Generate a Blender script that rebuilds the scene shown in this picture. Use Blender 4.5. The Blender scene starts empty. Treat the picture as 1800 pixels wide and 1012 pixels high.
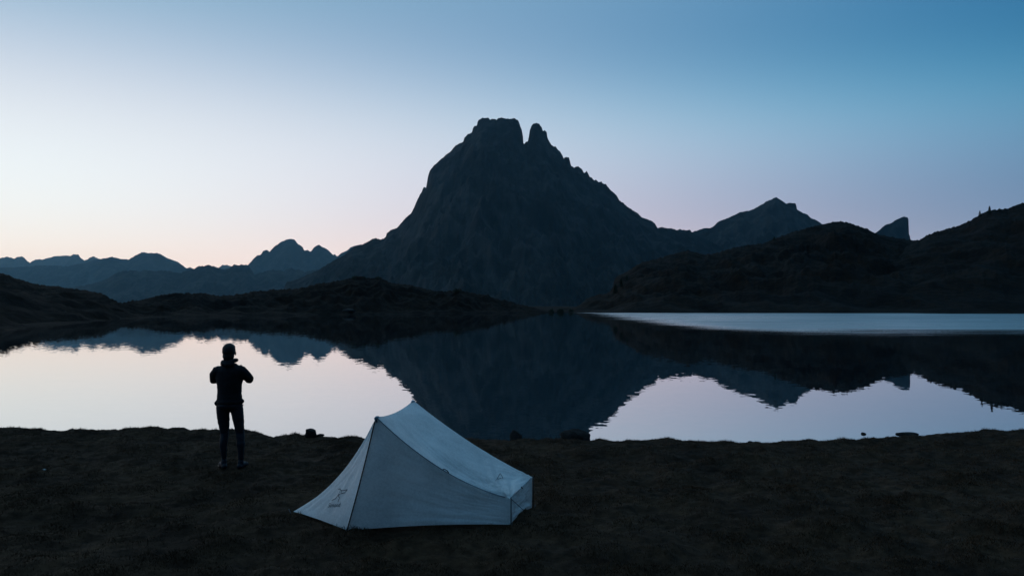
import bpy, bmesh, math, random
import numpy as np
from mathutils import Vector, Matrix
from mathutils.bvhtree import BVHTree

random.seed(7)
rng = np.random.default_rng(7)
SC = bpy.context.scene
COL = SC.collection

# ------------------------------------------------------------------ camera
CAM_H = 2.70            # metres above the lake (z = 0)
F = 1400.0              # focal length in photograph pixels (28 mm on 36 mm film, 1800 px wide)
PITCH = math.atan(26.0 / F)
cam = bpy.data.cameras.new('camera')
camo = bpy.data.objects.new('camera', cam)
COL.objects.link(camo)
camo.location = (0, 0, CAM_H)
camo.rotation_euler = (math.pi / 2 + PITCH, 0, 0)
cam.lens = 28.0
cam.sensor_width = 36.0
cam.clip_start = 0.1
cam.clip_end = 60000
SC.camera = camo

# ------------------------------------------------------------------ sky (dusk, sun below the horizon on the left)
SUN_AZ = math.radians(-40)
W = bpy.data.worlds.new('World')
SC.world = W
W.use_nodes = True
wn, wl = W.node_tree.nodes, W.node_tree.links
bg = wn['Background']
geo = wn.new('ShaderNodeTexCoord')
sep = wn.new('ShaderNodeSeparateXYZ')
wl.new(geo.outputs['Generated'], sep.inputs[0])


def wm(op, a, b=None, c=None):
    n = wn.new('ShaderNodeMath')
    n.operation = op
    for i, v in enumerate((a, b, c)):
        if v is None:
            continue
        if isinstance(v, (int, float)):
            n.inputs[i].default_value = v
        else:
            wl.new(v, n.inputs[i])
    return n.outputs[0]


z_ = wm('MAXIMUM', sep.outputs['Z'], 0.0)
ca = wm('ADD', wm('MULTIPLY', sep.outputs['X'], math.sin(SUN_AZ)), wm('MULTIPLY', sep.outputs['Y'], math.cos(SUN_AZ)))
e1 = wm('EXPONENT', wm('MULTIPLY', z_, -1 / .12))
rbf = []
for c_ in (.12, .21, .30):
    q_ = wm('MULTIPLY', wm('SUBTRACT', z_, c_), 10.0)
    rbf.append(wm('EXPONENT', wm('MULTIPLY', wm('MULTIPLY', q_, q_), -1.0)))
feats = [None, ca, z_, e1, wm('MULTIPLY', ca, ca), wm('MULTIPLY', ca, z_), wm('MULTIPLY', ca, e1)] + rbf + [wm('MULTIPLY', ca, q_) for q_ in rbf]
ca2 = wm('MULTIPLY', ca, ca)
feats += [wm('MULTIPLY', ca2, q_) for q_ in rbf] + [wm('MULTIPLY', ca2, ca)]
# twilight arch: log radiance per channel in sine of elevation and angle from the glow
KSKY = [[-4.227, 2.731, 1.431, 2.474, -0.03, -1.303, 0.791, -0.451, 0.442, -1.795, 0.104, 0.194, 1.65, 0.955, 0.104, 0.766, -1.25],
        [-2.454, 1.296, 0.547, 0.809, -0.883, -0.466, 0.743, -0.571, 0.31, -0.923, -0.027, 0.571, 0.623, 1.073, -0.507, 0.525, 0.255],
        [-1.783, 0.961, 0.421, 0.334, -0.962, -0.244, 0.413, -0.398, 0.164, -0.63, 0.011, 0.535, 0.478, 0.846, -0.446, 0.379, 0.3]]  # sky out of view, left and overhead, brightened to light the tent
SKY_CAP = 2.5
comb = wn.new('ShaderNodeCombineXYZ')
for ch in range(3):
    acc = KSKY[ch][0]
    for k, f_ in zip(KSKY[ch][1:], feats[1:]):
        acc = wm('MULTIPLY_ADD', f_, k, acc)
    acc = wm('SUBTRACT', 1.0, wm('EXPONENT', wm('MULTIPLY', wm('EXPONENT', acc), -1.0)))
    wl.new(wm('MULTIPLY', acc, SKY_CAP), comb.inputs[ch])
sky = wn.new('ShaderNodeTexSky')
sky.sky_type = 'NISHITA'
sky.sun_disc = False
sky.sun_elevation = math.radians(-4)
sky.sun_rotation = SUN_AZ
sky.altitude = 1950
sky.ozone_density = 3
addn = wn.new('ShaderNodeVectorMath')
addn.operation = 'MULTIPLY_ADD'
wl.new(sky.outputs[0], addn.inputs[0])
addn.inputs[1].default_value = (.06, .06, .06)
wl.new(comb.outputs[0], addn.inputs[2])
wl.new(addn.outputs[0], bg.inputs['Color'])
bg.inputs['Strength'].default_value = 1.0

SC.view_settings.view_transform = 'Standard'
SC.view_settings.look = 'None'
SC.view_settings.exposure = 0.0
SC.view_settings.gamma = 1.0
SC.render.engine = 'CYCLES'
SC.cycles.max_bounces = 8
SC.cycles.volume_bounces = 1
SC.cycles.use_denoising = True
SC.cycles.sample_clamp_indirect = 4.0


# ------------------------------------------------------------------ helpers
def ray(px, py):
    """direction (per metre of depth y) through a photograph pixel"""
    dx, dz = (px - 900.0) / F, (506.0 - py) / F
    c, s = math.cos(PITCH), math.sin(PITCH)
    y, z = c - dz * s, s + dz * c
    return dx / y, z / y


def at(px, py, Y):
    a, b = ray(px, py)
    return Vector((a * Y, Y, CAM_H + b * Y))


def on_level(px, py, z):
    a, b = ray(px, py)
    Y = (z - CAM_H) / b
    return Vector((a * Y, Y, z))


PERM = rng.permutation(4096)
GR = np.stack([np.cos(np.linspace(0, 2 * math.pi, 256, endpoint=False)), np.sin(np.linspace(0, 2 * math.pi, 256, endpoint=False))], 1)


def perlin(x, y, seed=0):
    x = np.asarray(x, float) + seed * 17.31
    y = np.asarray(y, float) + seed * 9.77
    xi, yi = np.floor(x).astype(int), np.floor(y).astype(int)
    fx, fy = x - xi, y - yi

    def g(ix, iy, dx, dy):
        h = PERM[(PERM[ix & 4095] + iy) & 4095] & 255
        v = GR[h]
        return v[..., 0] * dx + v[..., 1] * dy
    u = fx * fx * fx * (fx * (fx * 6 - 15) + 10)
    v = fy * fy * fy * (fy * (fy * 6 - 15) + 10)
    a = g(xi, yi, fx, fy) * (1 - u) + g(xi + 1, yi, fx - 1, fy) * u
    b = g(xi, yi + 1, fx, fy - 1) * (1 - u) + g(xi + 1, yi + 1, fx - 1, fy - 1) * u
    return (a * (1 - v) + b * v) * 1.5


def fbm(x, y, oct=4, seed=0, gain=.5):
    s, a = 0, 1.0
    for o in range(oct):
        s = s + a * perlin(x * 2 ** o, y * 2 ** o, seed + o * 3)
        a *= gain
    return s


def ridged(x, y, oct=4, seed=0):
    s, a = 0, 1.0
    for o in range(oct):
        s = s + a * (1 - 2 * np.abs(perlin(x * 2 ** o, y * 2 ** o, seed + o * 5)))
        a *= .5
    return s


def sstep(a, b, x):
    t = np.clip((x - a) / (b - a), 0, 1)
    return t * t * (3 - 2 * t)


def link(o, parent=None):
    COL.objects.link(o)
    if parent is not None:
        o.parent = parent
    return o


def tag(o, label=None, cat=None, group=None, kind=None):
    for k, v in (('label', label), ('category', cat), ('group', group), ('kind', kind)):
        if v:
            o[k] = v
    return o


def mesh_np(name, verts, faces, mat, parent=None, smooth=True):
    """faces: (n,3) or (n,4) int array"""
    verts = np.ascontiguousarray(verts, dtype=np.float32)
    faces = np.ascontiguousarray(faces, dtype=np.int32)
    me = bpy.data.meshes.new(name)
    n, k = faces.shape
    me.vertices.add(len(verts))
    me.vertices.foreach_set('co', verts.ravel())
    me.loops.add(n * k)
    me.loops.foreach_set('vertex_index', faces.ravel())
    me.polygons.add(n)
    me.polygons.foreach_set('loop_start', np.arange(0, n * k, k, dtype=np.int32))
    me.polygons.foreach_set('loop_total', np.full(n, k, dtype=np.int32))
    me.polygons.foreach_set('use_smooth', np.full(n, smooth))
    me.update(calc_edges=True)
    me.validate()
    me.materials.append(mat)
    return link(bpy.data.objects.new(name, me), parent)


def bm_obj(name, bm, mat, parent=None, smooth=True):
    me = bpy.data.meshes.new(name)
    bmesh.ops.recalc_face_normals(bm, faces=bm.faces[:])
    bm.to_mesh(me)
    bm.free()
    for p in me.polygons:
        p.use_smooth = smooth
    me.materials.append(mat)
    return link(bpy.data.objects.new(name, me), parent)


def empty(name, loc=(0, 0, 0)):
    o = bpy.data.objects.new(name, None)
    o.location = loc
    o.empty_display_size = .2
    return link(o)


def grid_faces(nu, nv):
    i = np.arange(nu - 1)[:, None] * nv + np.arange(nv - 1)[None, :]
    i = i.ravel()
    return np.stack([i, i + nv, i + nv + 1, i + 1], 1)


# ------------------------------------------------------------------ materials
def new_mat(name):
    m = bpy.data.materials.new(name)
    m.use_nodes = True
    return m, m.node_tree.nodes, m.node_tree.links, m.node_tree.nodes['Principled BSDF']


def noise_mat(name, cols, scale, rough=.9, detail=8, bump=0.0, bump_scale=None, coord='Object', stretch=(1, 1, 1), spec=.2, fine=None):
    """cols: list of (position, rgb) over a noise; fine: (scale, amount) of a second noise that varies the value"""
    m, n, l, p = new_mat(name)
    tc = n.new('ShaderNodeTexCoord')
    mp = n.new('ShaderNodeMapping')
    mp.inputs['Scale'].default_value = stretch
    l.new(tc.outputs[coord], mp.inputs[0])
    nz = n.new('ShaderNodeTexNoise')
    nz.inputs['Scale'].default_value = scale
    nz.inputs['Detail'].default_value = detail
    nz.inputs['Roughness'].default_value = .6
    l.new(mp.outputs[0], nz.inputs['Vector'])
    cr = n.new('ShaderNodeValToRGB')
    while len(cr.color_ramp.elements) < len(cols):
        cr.color_ramp.elements.new(.5)
    for e, (pos, c) in zip(cr.color_ramp.elements, cols):
        e.position = pos
        e.color = (*c, 1)
    l.new(nz.outputs[0], cr.inputs[0])
    out = cr.outputs[0]
    if fine:
        n2 = n.new('ShaderNodeTexNoise')
        n2.inputs['Scale'].default_value = fine[0]
        n2.inputs['Detail'].default_value = 6
        l.new(mp.outputs[0], n2.inputs['Vector'])
        mr = n.new('ShaderNodeMapRange')
        mr.inputs[1].default_value, mr.inputs[2].default_value = .3, .7
        mr.inputs[3].default_value, mr.inputs[4].default_value = 1 - fine[1], 1 + fine[1]
        l.new(n2.outputs[0], mr.inputs[0])
        vm = n.new('ShaderNodeVectorMath')
        vm.operation = 'SCALE'
        l.new(out, vm.inputs[0])
        l.new(mr.outputs[0], vm.inputs['Scale'])
        out = vm.outputs[0]
    l.new(out, p.inputs['Base Color'])
    p.inputs['Roughness'].default_value = rough
    p.inputs['Specular IOR Level'].default_value = spec
    if bump:
        bn = n.new('ShaderNodeTexNoise')
        bn.inputs['Scale'].default_value = bump_scale or scale * 4
        bn.inputs['Detail'].default_value = 6
        l.new(mp.outputs[0], bn.inputs['Vector'])
        b = n.new('ShaderNodeBump')
        b.inputs['Strength'].default_value = 1
        b.inputs['Distance'].default_value = bump
        l.new(bn.outputs[0], b.inputs['Height'])
        l.new(b.outputs[0], p.inputs['Normal'])
    return m


def plain_mat(name, col, rough=.6, spec=.3, var=.25, scale=20):
    lo, hi = tuple(c * (1 - var) for c in col), tuple(c * (1 + var) for c in col)
    return noise_mat(name, [(.3, lo), (.7, hi)], scale, rough, 4, spec=spec)


M_turf = noise_mat('turf_soil', [(.30, (.020, .0105, .0062)), (.48, (.037, .0195, .0108)), (.62, (.053, .028, .015)), (.78, (.040, .0215, .0115))], 1.3, .95,
                   bump=.012, bump_scale=22, spec=.08, fine=(9, .45))
M_grass = noise_mat('grass_blades', [(.28, (.038, .020, .0108)), (.46, (.063, .033, .017)), (.6, (.084, .043, .021)), (.75, (.060, .031, .015))], 2.1, .8, spec=.1,
                    fine=(25, .35))
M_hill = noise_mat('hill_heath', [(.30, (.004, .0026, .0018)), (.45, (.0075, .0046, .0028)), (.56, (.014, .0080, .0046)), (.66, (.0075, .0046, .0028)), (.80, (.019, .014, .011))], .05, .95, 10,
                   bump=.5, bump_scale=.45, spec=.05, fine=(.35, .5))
M_rock_far = noise_mat('mountain_rock', [(.36, (.006, .005, .0045)), (.47, (.011, .009, .008)), (.54, (.034, .030, .027)), (.60, (.012, .010, .009)), (.72, (.008, .007, .006))], .004, .95, 12,
                       bump=22, bump_scale=.018, spec=.05, stretch=(1, 1, .45), fine=(.02, .4))
M_boulder = noise_mat('boulder', [(.3, (.012, .010, .009)), (.5, (.024, .020, .018)), (.7, (.040, .034, .030))], 6, .9, 8, bump=.01, bump_scale=30, spec=.08)
M_pebble = noise_mat('pale_stone', [(.3, (.35, .35, .34)), (.7, (.5, .5, .48))], 30, .7, 5)
M_black = plain_mat('black_trim', (.012, .013, .016), .55)
M_print = plain_mat('printed_ink', (.05, .06, .075), .6)
M_metal = plain_mat('pole_metal', (.05, .055, .06), .35, .5)


# ------------------------------------------------------------------ the lake outline (x, y in metres)
LIP = [(0, 752), (60, 754), (74, 755), (80, 760), (110, 757), (135, 755), (200, 756), (235, 754), (290, 752), (320, 753.5), (345, 756), (380, 758), (425, 759),
       (432, 757), (450, 759), (478, 766), (540, 767), (640, 769), (740, 771), (820, 773), (900, 774.5), (950, 772), (985, 771), (1030, 774.5), (1100, 773.5),
       (1170, 772.5), (1200, 775), (1235, 777), (1300, 778.5), (1370, 776), (1420, 774), (1500, 773.5), (1560, 767.5), (1625, 763), (1700, 761), (1745, 758), (1800, 757.5)]
LIP_Z = .30
near = [on_level(x, y, LIP_Z) for x, y in LIP]
lip_x = np.array([-300, -60, -30, -16] + [p.x for p in near] + [16, 30, 70, 300])
lip_y = np.array([15.0, 15.5, 16.2, 15.8] + [p.y for p in near] + [15.6, 16.5, 19, 20])


def lip(x):
    return np.interp(x, lip_x, lip_y) + .05 * perlin(x * 1.7, x * 0 + 3.3, 5) + .025 * perlin(x * 6.1, x * 0 + 1.3, 6)


far = [on_level(x, y, 0.0) for x, y in [(-150, 596), (0, 579), (90, 571), (150, 564.5), (178, 562), (215, 559), (300, 556.5), (400, 555), (520, 553), (640, 551.6),
                                        (760, 550.4), (860, 549.6), (960, 549.2), (1080, 549.8), (1250, 550), (1420, 550.3), (1600, 550.8), (1800, 551.5), (2000, 553), (2300, 566)]]
LAKE = [(-90, 4), (-95, 30), (-80, 48)] + [(p.x, p.y) for p in far] + [(170, 70), (160, 30), (150, 4)]
LAKE = np.array(LAKE)


def poly_dist(x, y):
    """signed distance to the far lake outline, positive outside"""
    x, y = np.asarray(x, float), np.asarray(y, float)
    d = np.full(x.shape, 1e9)
    inside = np.zeros(x.shape, bool)
    n = len(LAKE)
    for i in range(n):
        ax, ay = LAKE[i]
        bx, by = LAKE[(i + 1) % n]
        t = np.clip(((x - ax) * (bx - ax) + (y - ay) * (by - ay)) / ((bx - ax) ** 2 + (by - ay) ** 2), 0, 1)
        if not (i == n - 1):
            d = np.minimum(d, np.hypot(x - ax - t * (bx - ax), y - ay - t * (by - ay)))
        cr = (ay > y) != (by > y)
        with np.errstate(divide='ignore', invalid='ignore'):
            xi = (bx - ax) * (y - ay) / (by - ay) + ax
        inside ^= cr & (x < xi)
    return np.where(inside, -d, d)


def ground_z(x, y):
    x, y = np.asarray(x, float), np.asarray(y, float)
    # near bank
    s = lip(x) - y                                     # > 0 : on the bank
    bank = .34 + .035 * fbm(x * .45, y * .45, 3, 1) * sstep(0, .6, s) + .9 * sstep(6.2, -3, y) + .10 * np.maximum(-y - 2, 0)
    lump = .040 * fbm(x * 2.3, y * 2.3, 3, 11) + .035 * fbm(x * .9, y * 1.5, 2, 15) * sstep(.1, 1.0, s) + .018 * fbm(x * 7.0, y * 7.0, 2, 21)
    lump = lump * sstep(30, 15, np.abs(x)) * sstep(-2, 5, y)
    topz = bank + lump - .05 * np.exp(-np.maximum(s, 0) / .10)
    near_z = np.where(s > 0, topz, topz - 2.2 * sstep(0, 1.6, -s) * 1.0 - .25 * sstep(0, .10, -s))
    # far land
    d = poly_dist(x, y) + 2.0 * fbm(x * .06, y * .06, 3, 31) * sstep(40, 60, y)
    R = np.hypot(x, y)
    fz = np.where(d > 0, .10 + .25 * sstep(0, 25, d), -2.2 * sstep(0, 14, -d) + .15)
    fz = fz +   .18 * fbm(x * .15, y * .15, 3, 41) * sstep(0, 6, d) - 165 * sstep(520, 1900, R) - .0006 * np.maximum(R - 1900, 0) * 0
    wf = sstep(17, 24, y)
    z = near_z * (1 - wf) + fz * wf
    return np.where(y < 17, near_z + np.where(R > 520, -165 * sstep(520, 1900, R) * (np.abs(x) > 300), 0), z)


def gz(x, y):
    return float(ground_z(np.array([x]), np.array([y]))[0])


def spread(lo, hi, step, far_, growth):
    c = list(np.arange(lo, hi + 1e-6, step))
    up, s = [hi], step
    while up[-1] < far_:
        s *= growth
        up.append(up[-1] + s)
    dn, s = [lo], step
    while dn[-1] > -far_:
        s *= growth
        dn.append(dn[-1] - s)
    return np.array(dn[1:][::-1] + c + up[1:])


gx = spread(-11.5, 11.5, .04, 13500, 1.09)
gy = spread(6.2, 16.6, .035, 13500, 1.07)
gy = gy[gy > -1900]
GX, GY = np.meshgrid(gx, gy, indexing='ij')
GZ = ground_z(GX, GY)
gv = np.stack([GX, GY, GZ], -1).reshape(-1, 3)
ground = mesh_np('ground', gv, grid_faces(len(gx), len(gy)), M_turf)
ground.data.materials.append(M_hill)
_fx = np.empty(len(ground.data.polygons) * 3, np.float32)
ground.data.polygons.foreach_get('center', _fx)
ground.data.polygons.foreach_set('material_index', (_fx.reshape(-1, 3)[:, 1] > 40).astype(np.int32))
tag(ground, 'dark short mountain turf of the near lake bank', None, kind='structure')

# ------------------------------------------------------------------ the lake
mw, n, l, p = new_mat('lake_water')
p.inputs['Base Color'].default_value = (.004, .008, .012, 1)
p.inputs['Roughness'].default_value = 0.0
p.inputs['IOR'].default_value = 1.5
p.inputs['Specular IOR Level'].default_value = .5
tc = n.new('ShaderNodeTexCoord')


def mm(op, a, b=None, c=None):
    q = n.new('ShaderNodeMath')
    q.operation = op
    for i, v in enumerate((a, b, c)):
        if v is None:
            continue
        if isinstance(v, (int, float)):
            q.inputs[i].default_value = v
        else:
            l.new(v, q.inputs[i])
    return q.outputs[0]


def mnoise(scale, detail, offset=(0, 0, 0), stretch=(1, 1, 1)):
    mp = n.new('ShaderNodeMapping')
    mp.inputs['Location'].default_value = offset
    mp.inputs['Scale'].default_value = stretch
    l.new(tc.outputs['Object'], mp.inputs[0])
    q = n.new('ShaderNodeTexNoise')
    q.inputs['Scale'].default_value = scale
    q.inputs['Detail'].default_value = detail
    l.new(mp.outputs[0], q.inputs['Vector'])
    return q.outputs[0]


def mrange(v, a, b, lo=0.0, hi=1.0):
    q = n.new('ShaderNodeMapRange')
    q.interpolation_type = 'SMOOTHSTEP'
    for i, k in zip((1, 2, 3, 4), (a, b, lo, hi)):
        q.inputs[i].default_value = k
    l.new(v, q.inputs[0])
    return q.outputs[0]


sx = n.new('ShaderNodeSeparateXYZ')
l.new(tc.outputs['Object'], sx.inputs[0])
# wind-ruffled patch at the far right of the lake
wob = mm('MULTIPLY_ADD', mnoise(.06, 3, stretch=(.35, 1, 1)), 34.0, -17.0)
edge_x = mrange(mm('ADD', sx.outputs['X'], mm('MULTIPLY', wob, .30)), 13, 29)
wob2 = mm('MULTIPLY_ADD', mnoise(.35, 4, (7, 1, 0), (.2, 1, 1)), 40.0, -20.0)
edge_y = mrange(mm('ADD', mm('ADD', sx.outputs['Y'], wob), wob2), 46, 100)
patch = mm('MULTIPLY', edge_x, edge_y)
gust = mrange(mnoise(.10, 4, (5, 2, 0), (.25, 1, 1)), .35, .60, .65, 1.0)
patch = mm('MULTIPLY', patch, gust)
calm = mrange(mnoise(.05, 3, (9, 4, 0)), .3, .7, .5, 1.35)
rip_y = mm('ADD', mm('MULTIPLY_ADD', mnoise(4.5, 1, (0, 0, 0), (.7, 1, 1)), 2.0, -1.0), mm('MULTIPLY_ADD', mnoise(1.3, 2, (3, 3, 0), (.6, 1, 1)), 1.2, -.6))
rip_x = mm('MULTIPLY_ADD', mnoise(4.0, 1, (31, 7, 0)), 2.0, -1.0)
amp = mm('MULTIPLY', calm, .0062)
ruf_y = mm('MULTIPLY_ADD', mnoise(3.2, 3, (11, 5, 0), (.7, 1, 1)), 2.0, -1.0)
ruf_x = mm('MULTIPLY_ADD', mnoise(3.2, 3, (51, 25, 0)), 2.0, -1.0)
rufa = mm('MULTIPLY', patch, .16)
l.new(mm('MULTIPLY', patch, .40), p.inputs['Roughness'])
ny = mm('ADD', mm('MULTIPLY', rip_y, amp), mm('MULTIPLY', ruf_y, rufa))
nx = mm('ADD', mm('MULTIPLY', rip_x, mm('MULTIPLY', amp, .6)), mm('MULTIPLY', ruf_x, mm('MULTIPLY', rufa, .7)))
cb = n.new('ShaderNodeCombineXYZ')
l.new(nx, cb.inputs[0])
l.new(ny, cb.inputs[1])
cb.inputs[2].default_value = 1
nm = n.new('ShaderNodeVectorMath')
nm.operation = 'NORMALIZE'
l.new(cb.outputs[0], nm.inputs[0])
l.new(nm.outputs[0], p.inputs['Normal'])
gl = n.new('ShaderNodeBsdfGlossy')
gl.inputs['Color'].default_value = (1, 1, 1, 1)
gl.inputs['Roughness'].default_value = 0.0
l.new(mm('MULTIPLY', patch, .40), gl.inputs['Roughness'])
l.new(nm.outputs[0], gl.inputs['Normal'])
mxw = n.new('ShaderNodeMixShader')
l.new(mm('MULTIPLY_ADD', patch, -.28, .48), mxw.inputs[0])
l.new(p.outputs[0], mxw.inputs[1])
l.new(gl.outputs[0], mxw.inputs[2])
l.new(mxw.outputs[0], n['Material Output'].inputs['Surface'])
lake = mesh_np('lake', [(-170, 12.5, 0), (260, 12.5, 0), (260, 260, 0), (-170, 260, 0)], np.array([[0, 1, 2, 3]]), mw, smooth=False)
tag(lake, 'still mountain lake mirroring the peaks, ruffled by wind at the far right', None, kind='structure')


# ------------------------------------------------------------------ hills and mountains
def blur_rows(P, sig):
    """P: profile sampled evenly; sig: array of sigmas in samples -> rows"""
    n_ = len(P)
    out = np.empty((n_, len(sig)))
    for j, s in enumerate(sig):
        if s < .3:
            out[:, j] = P
            continue
        k = int(min(3 * s, n_ - 1)) + 1
        w = np.exp(-.5 * (np.arange(-k, k + 1) / s) ** 2)
        w /= w.sum()
        out[:, j] = np.convolve(np.pad(P, k, mode='edge'), w, mode='valid')
    return out


def relief(name, prof, Yc, Yf, Yb, base, step, nf, nb, mat, pw=1.2, jag=(1.0, .12), noise=(0, .01), rid=(0, .005), blur=30, seed=0, label=None, warp=0.0, taper=25, foot=0.0, crag=None):
    """A body of land. prof: skyline in pixels; its distance Yc, foot Yf and far foot Yb (metres, numbers or [(px, m)])."""
    prof = np.array(prof, float)
    u = np.arange(prof[0, 0], prof[-1, 0] + step / 2, step)
    py = np.interp(u, prof[:, 0], prof[:, 1])
    py = py + jag[0] * fbm(u * jag[1], u * 0 + .5, 4, seed + 50, .6)

    def arr(v):
        return np.interp(u, [q[0] for q in v], [q[1] for q in v]) if isinstance(v, (list, tuple)) else np.full(u.shape, float(v))
    yc, yf, yb = arr(Yc), arr(Yf) - foot, arr(Yb)
    dz = np.array([ray(a, b)[1] for a, b in zip(u, py)])
    ax = np.array([ray(a, 506)[0] for a in u])
    H = CAM_H + dz * yc
    ends = sstep(0, taper, u - u[0]) * sstep(0, taper, u[-1] - u) if taper else np.ones_like(u)
    H = base + (H - base) * np.maximum(ends, .0)
    tf = np.linspace(0, 1, nf + 1)[1:] ** 1.5
    tb = np.linspace(0, 1, nb + 1)[1:] ** 1.4
    t = np.concatenate([-tf[::-1], [0], tb])
    T = np.abs(t)
    Hs = blur_rows(H, T * blur / step)
    Y = np.where(t[None, :] < 0, yc[:, None] + t[None, :] * (yc - yf)[:, None], yc[:, None] + t[None, :] * (yb - yc)[:, None])
    X = ax[:, None] * Y
    if warp:
        ush = warp * fbm(X * rid[1] * .7, Y * rid[1] * .7, 3, seed + 9) * T[None, :]
        idx = np.clip(np.arange(len(u))[:, None] + ush / step, 0, len(u) - 1)
        i0 = np.floor(idx).astype(int)
        i1 = np.minimum(i0 + 1, len(u) - 1)
        fr = idx - i0
        jj = np.broadcast_to(np.arange(len(t))[None, :], i0.shape)
        Hs = Hs[i0, jj] * (1 - fr) + Hs[i1, jj] * fr
    fall = (1 - T) ** pw
    Z = base + (Hs - base) * fall[None, :]
    env = (T * (1 - T) * 4)[None, :] ** .8 * np.clip(np.maximum(Hs - base, 0) / (np.max(H) - base), 0, 1) ** .5
    Z = Z + env * (noise[0] * fbm(X * noise[1], Y * noise[1], 5, seed) + rid[0] * (ridged(X * rid[1], Y * rid[1] * .6, 5, seed + 3) - 1.0))
    if crag:
        Z = Z + env ** .6 * crag[0] * (ridged(X * crag[1], Y * crag[1] * .45, 3, seed + 23) - .6)
    v = np.stack([X, Y, Z], -1).reshape(-1, 3)
    o = mesh_np(name, v, grid_faces(len(u), len(t))[:, ::-1], mat)
    tag(o, label, None, kind='structure')
    return o


BZ = -165.0
relief('mountain', [(-260, 470), (-200, 455), (-140, 462), (-80, 452), (-40, 458), (0, 454), (11, 451), (25, 454.5), (30, 452), (36, 450), (42, 453), (46, 457), (52, 461), (60, 456.5), (66, 455.5), (75, 456), (88, 452),
                    (100, 450), (115, 449), (122, 450), (128, 447.5), (137, 447), (143, 455), (148, 457.5), (153, 456), (163, 450), (172, 454), (181, 458), (240, 470), (320, 480),
                    (365, 471), (374, 467), (384, 471), (391, 465), (404, 466.5), (416, 472), (470, 490)], 17000, 15200, 18000, BZ, 2, 22, 10, M_rock_far, seed=1,
       jag=(1.0, .2), noise=(60, .002), rid=(90, .0016), blur=20, label='pale blue far mountain crest on the left horizon')
relief('mountain', [(-250, 505), (-120, 482), (-40, 470), (20, 470), (80, 466), (120, 468), (150, 461), (165, 456), (185, 454), (196, 451), (207, 454), (226, 456), (237, 449), (248, 443.5), (253, 443), (258, 445), (275, 444.5),
                    (284, 448), (295, 454), (312, 460), (320, 466), (328, 472), (333, 469.5), (345, 474), (400, 490), (450, 505)], 12500, 10800, 13600, BZ, 2, 26, 10, M_rock_far, seed=2,
       jag=(.8, .2), noise=(50, .002), rid=(90, .002), blur=24, label='hazy blue mountain with a rounded flat top on the left horizon')
relief('mountain', [(400, 490), (425, 478), (437, 464), (446, 454), (452, 448.5), (458, 448), (462, 441), (470, 439), (473, 443), (482, 433), (492, 426), (503, 421), (511, 419.5), (517, 421), (523, 428), (532, 434), (534, 440),
                    (541, 440), (546, 442), (552, 434), (560, 430), (565, 433), (576, 439), (585, 448), (588, 446.5), (592, 450), (603, 443), (612, 439), (616, 434), (630, 430), (660, 428), (720, 450), (760, 480)],
       12000, 10800, 13000, BZ, 1.5, 26, 10, M_rock_far, seed=3, jag=(.7, .25), noise=(50, .002), rid=(90, .002), blur=22, label='blue twin-topped peak left of the big mountain')
relief('mountain', [(60, 516), (120, 506), (150, 501), (178, 494), (190, 489), (197, 484), (206, 479), (216, 476), (236, 475.5), (246, 477), (252, 474), (262, 475), (272, 477), (283, 475), (300, 477), (318, 480), (325, 476), (340, 473), (350, 467),
                    (358, 468), (366, 465), (374, 468), (385, 472), (395, 474), (405, 470), (410, 465), (420, 466), (432, 464), (438, 469), (447, 482), (456, 480), (464, 478), (472, 474), (484, 475), (492, 475), (498, 477), (506, 473),
                    (512, 470.5), (520, 474.5), (526, 474), (536, 478), (555, 474), (590, 470), (650, 480), (720, 500)], 7500, 6000, 8200, BZ, 1.2, 30, 10, M_rock_far, seed=4,
       jag=(1.6, .16), noise=(30, .003), rid=(50, .004), blur=18, label='dark blue wooded ridge with toothed crest behind the low shore hill')
relief('mountain', [(1120, 440), (1150, 404), (1156, 400.5), (1166, 399.5), (1172, 401), (1180, 401), (1188, 405), (1196, 402.5), (1200, 405), (1214, 404), (1216, 408), (1224, 406), (1237, 401), (1248, 401), (1256, 397), (1262, 390), (1280, 383), (1300, 373.5),
                    (1322, 369), (1343, 358), (1346, 355), (1356, 350.5), (1365, 346.5), (1374, 352), (1383, 358), (1390, 356.5), (1399, 357.5), (1400.5, 359), (1401.5, 368), (1412, 374), (1420, 377), (1427, 384), (1436, 387), (1446, 394), (1470, 402), (1510, 418), (1560, 450)],
       4500, 2600, 5300, BZ, 1.2, 60, 12, M_rock_far, seed=5, jag=(.7, .2), noise=(30, .004), rid=(60, .005), blur=40, warp=14, pw=1.3, crag=(12, .016), label='dark triangular mountain right of the big twin-topped mountain')
relief('mountain', [(1490, 450), (1515, 425), (1535, 412), (1546, 405), (1557, 395), (1566, 393), (1576, 386.5), (1586, 382), (1591, 380.5), (1596, 382), (1598.6, 386), (1598.2, 398), (1597.5, 409), (1600, 414), (1602, 424), (1608, 440), (1640, 470)], 4300, 3900, 4600, BZ, .8, 34, 10, M_rock_far,
       seed=6, jag=(.35, .3), noise=(14, .006), rid=(26, .008), blur=14, taper=8, label='slanted fang-shaped rock peak behind the right-hand hills')

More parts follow.
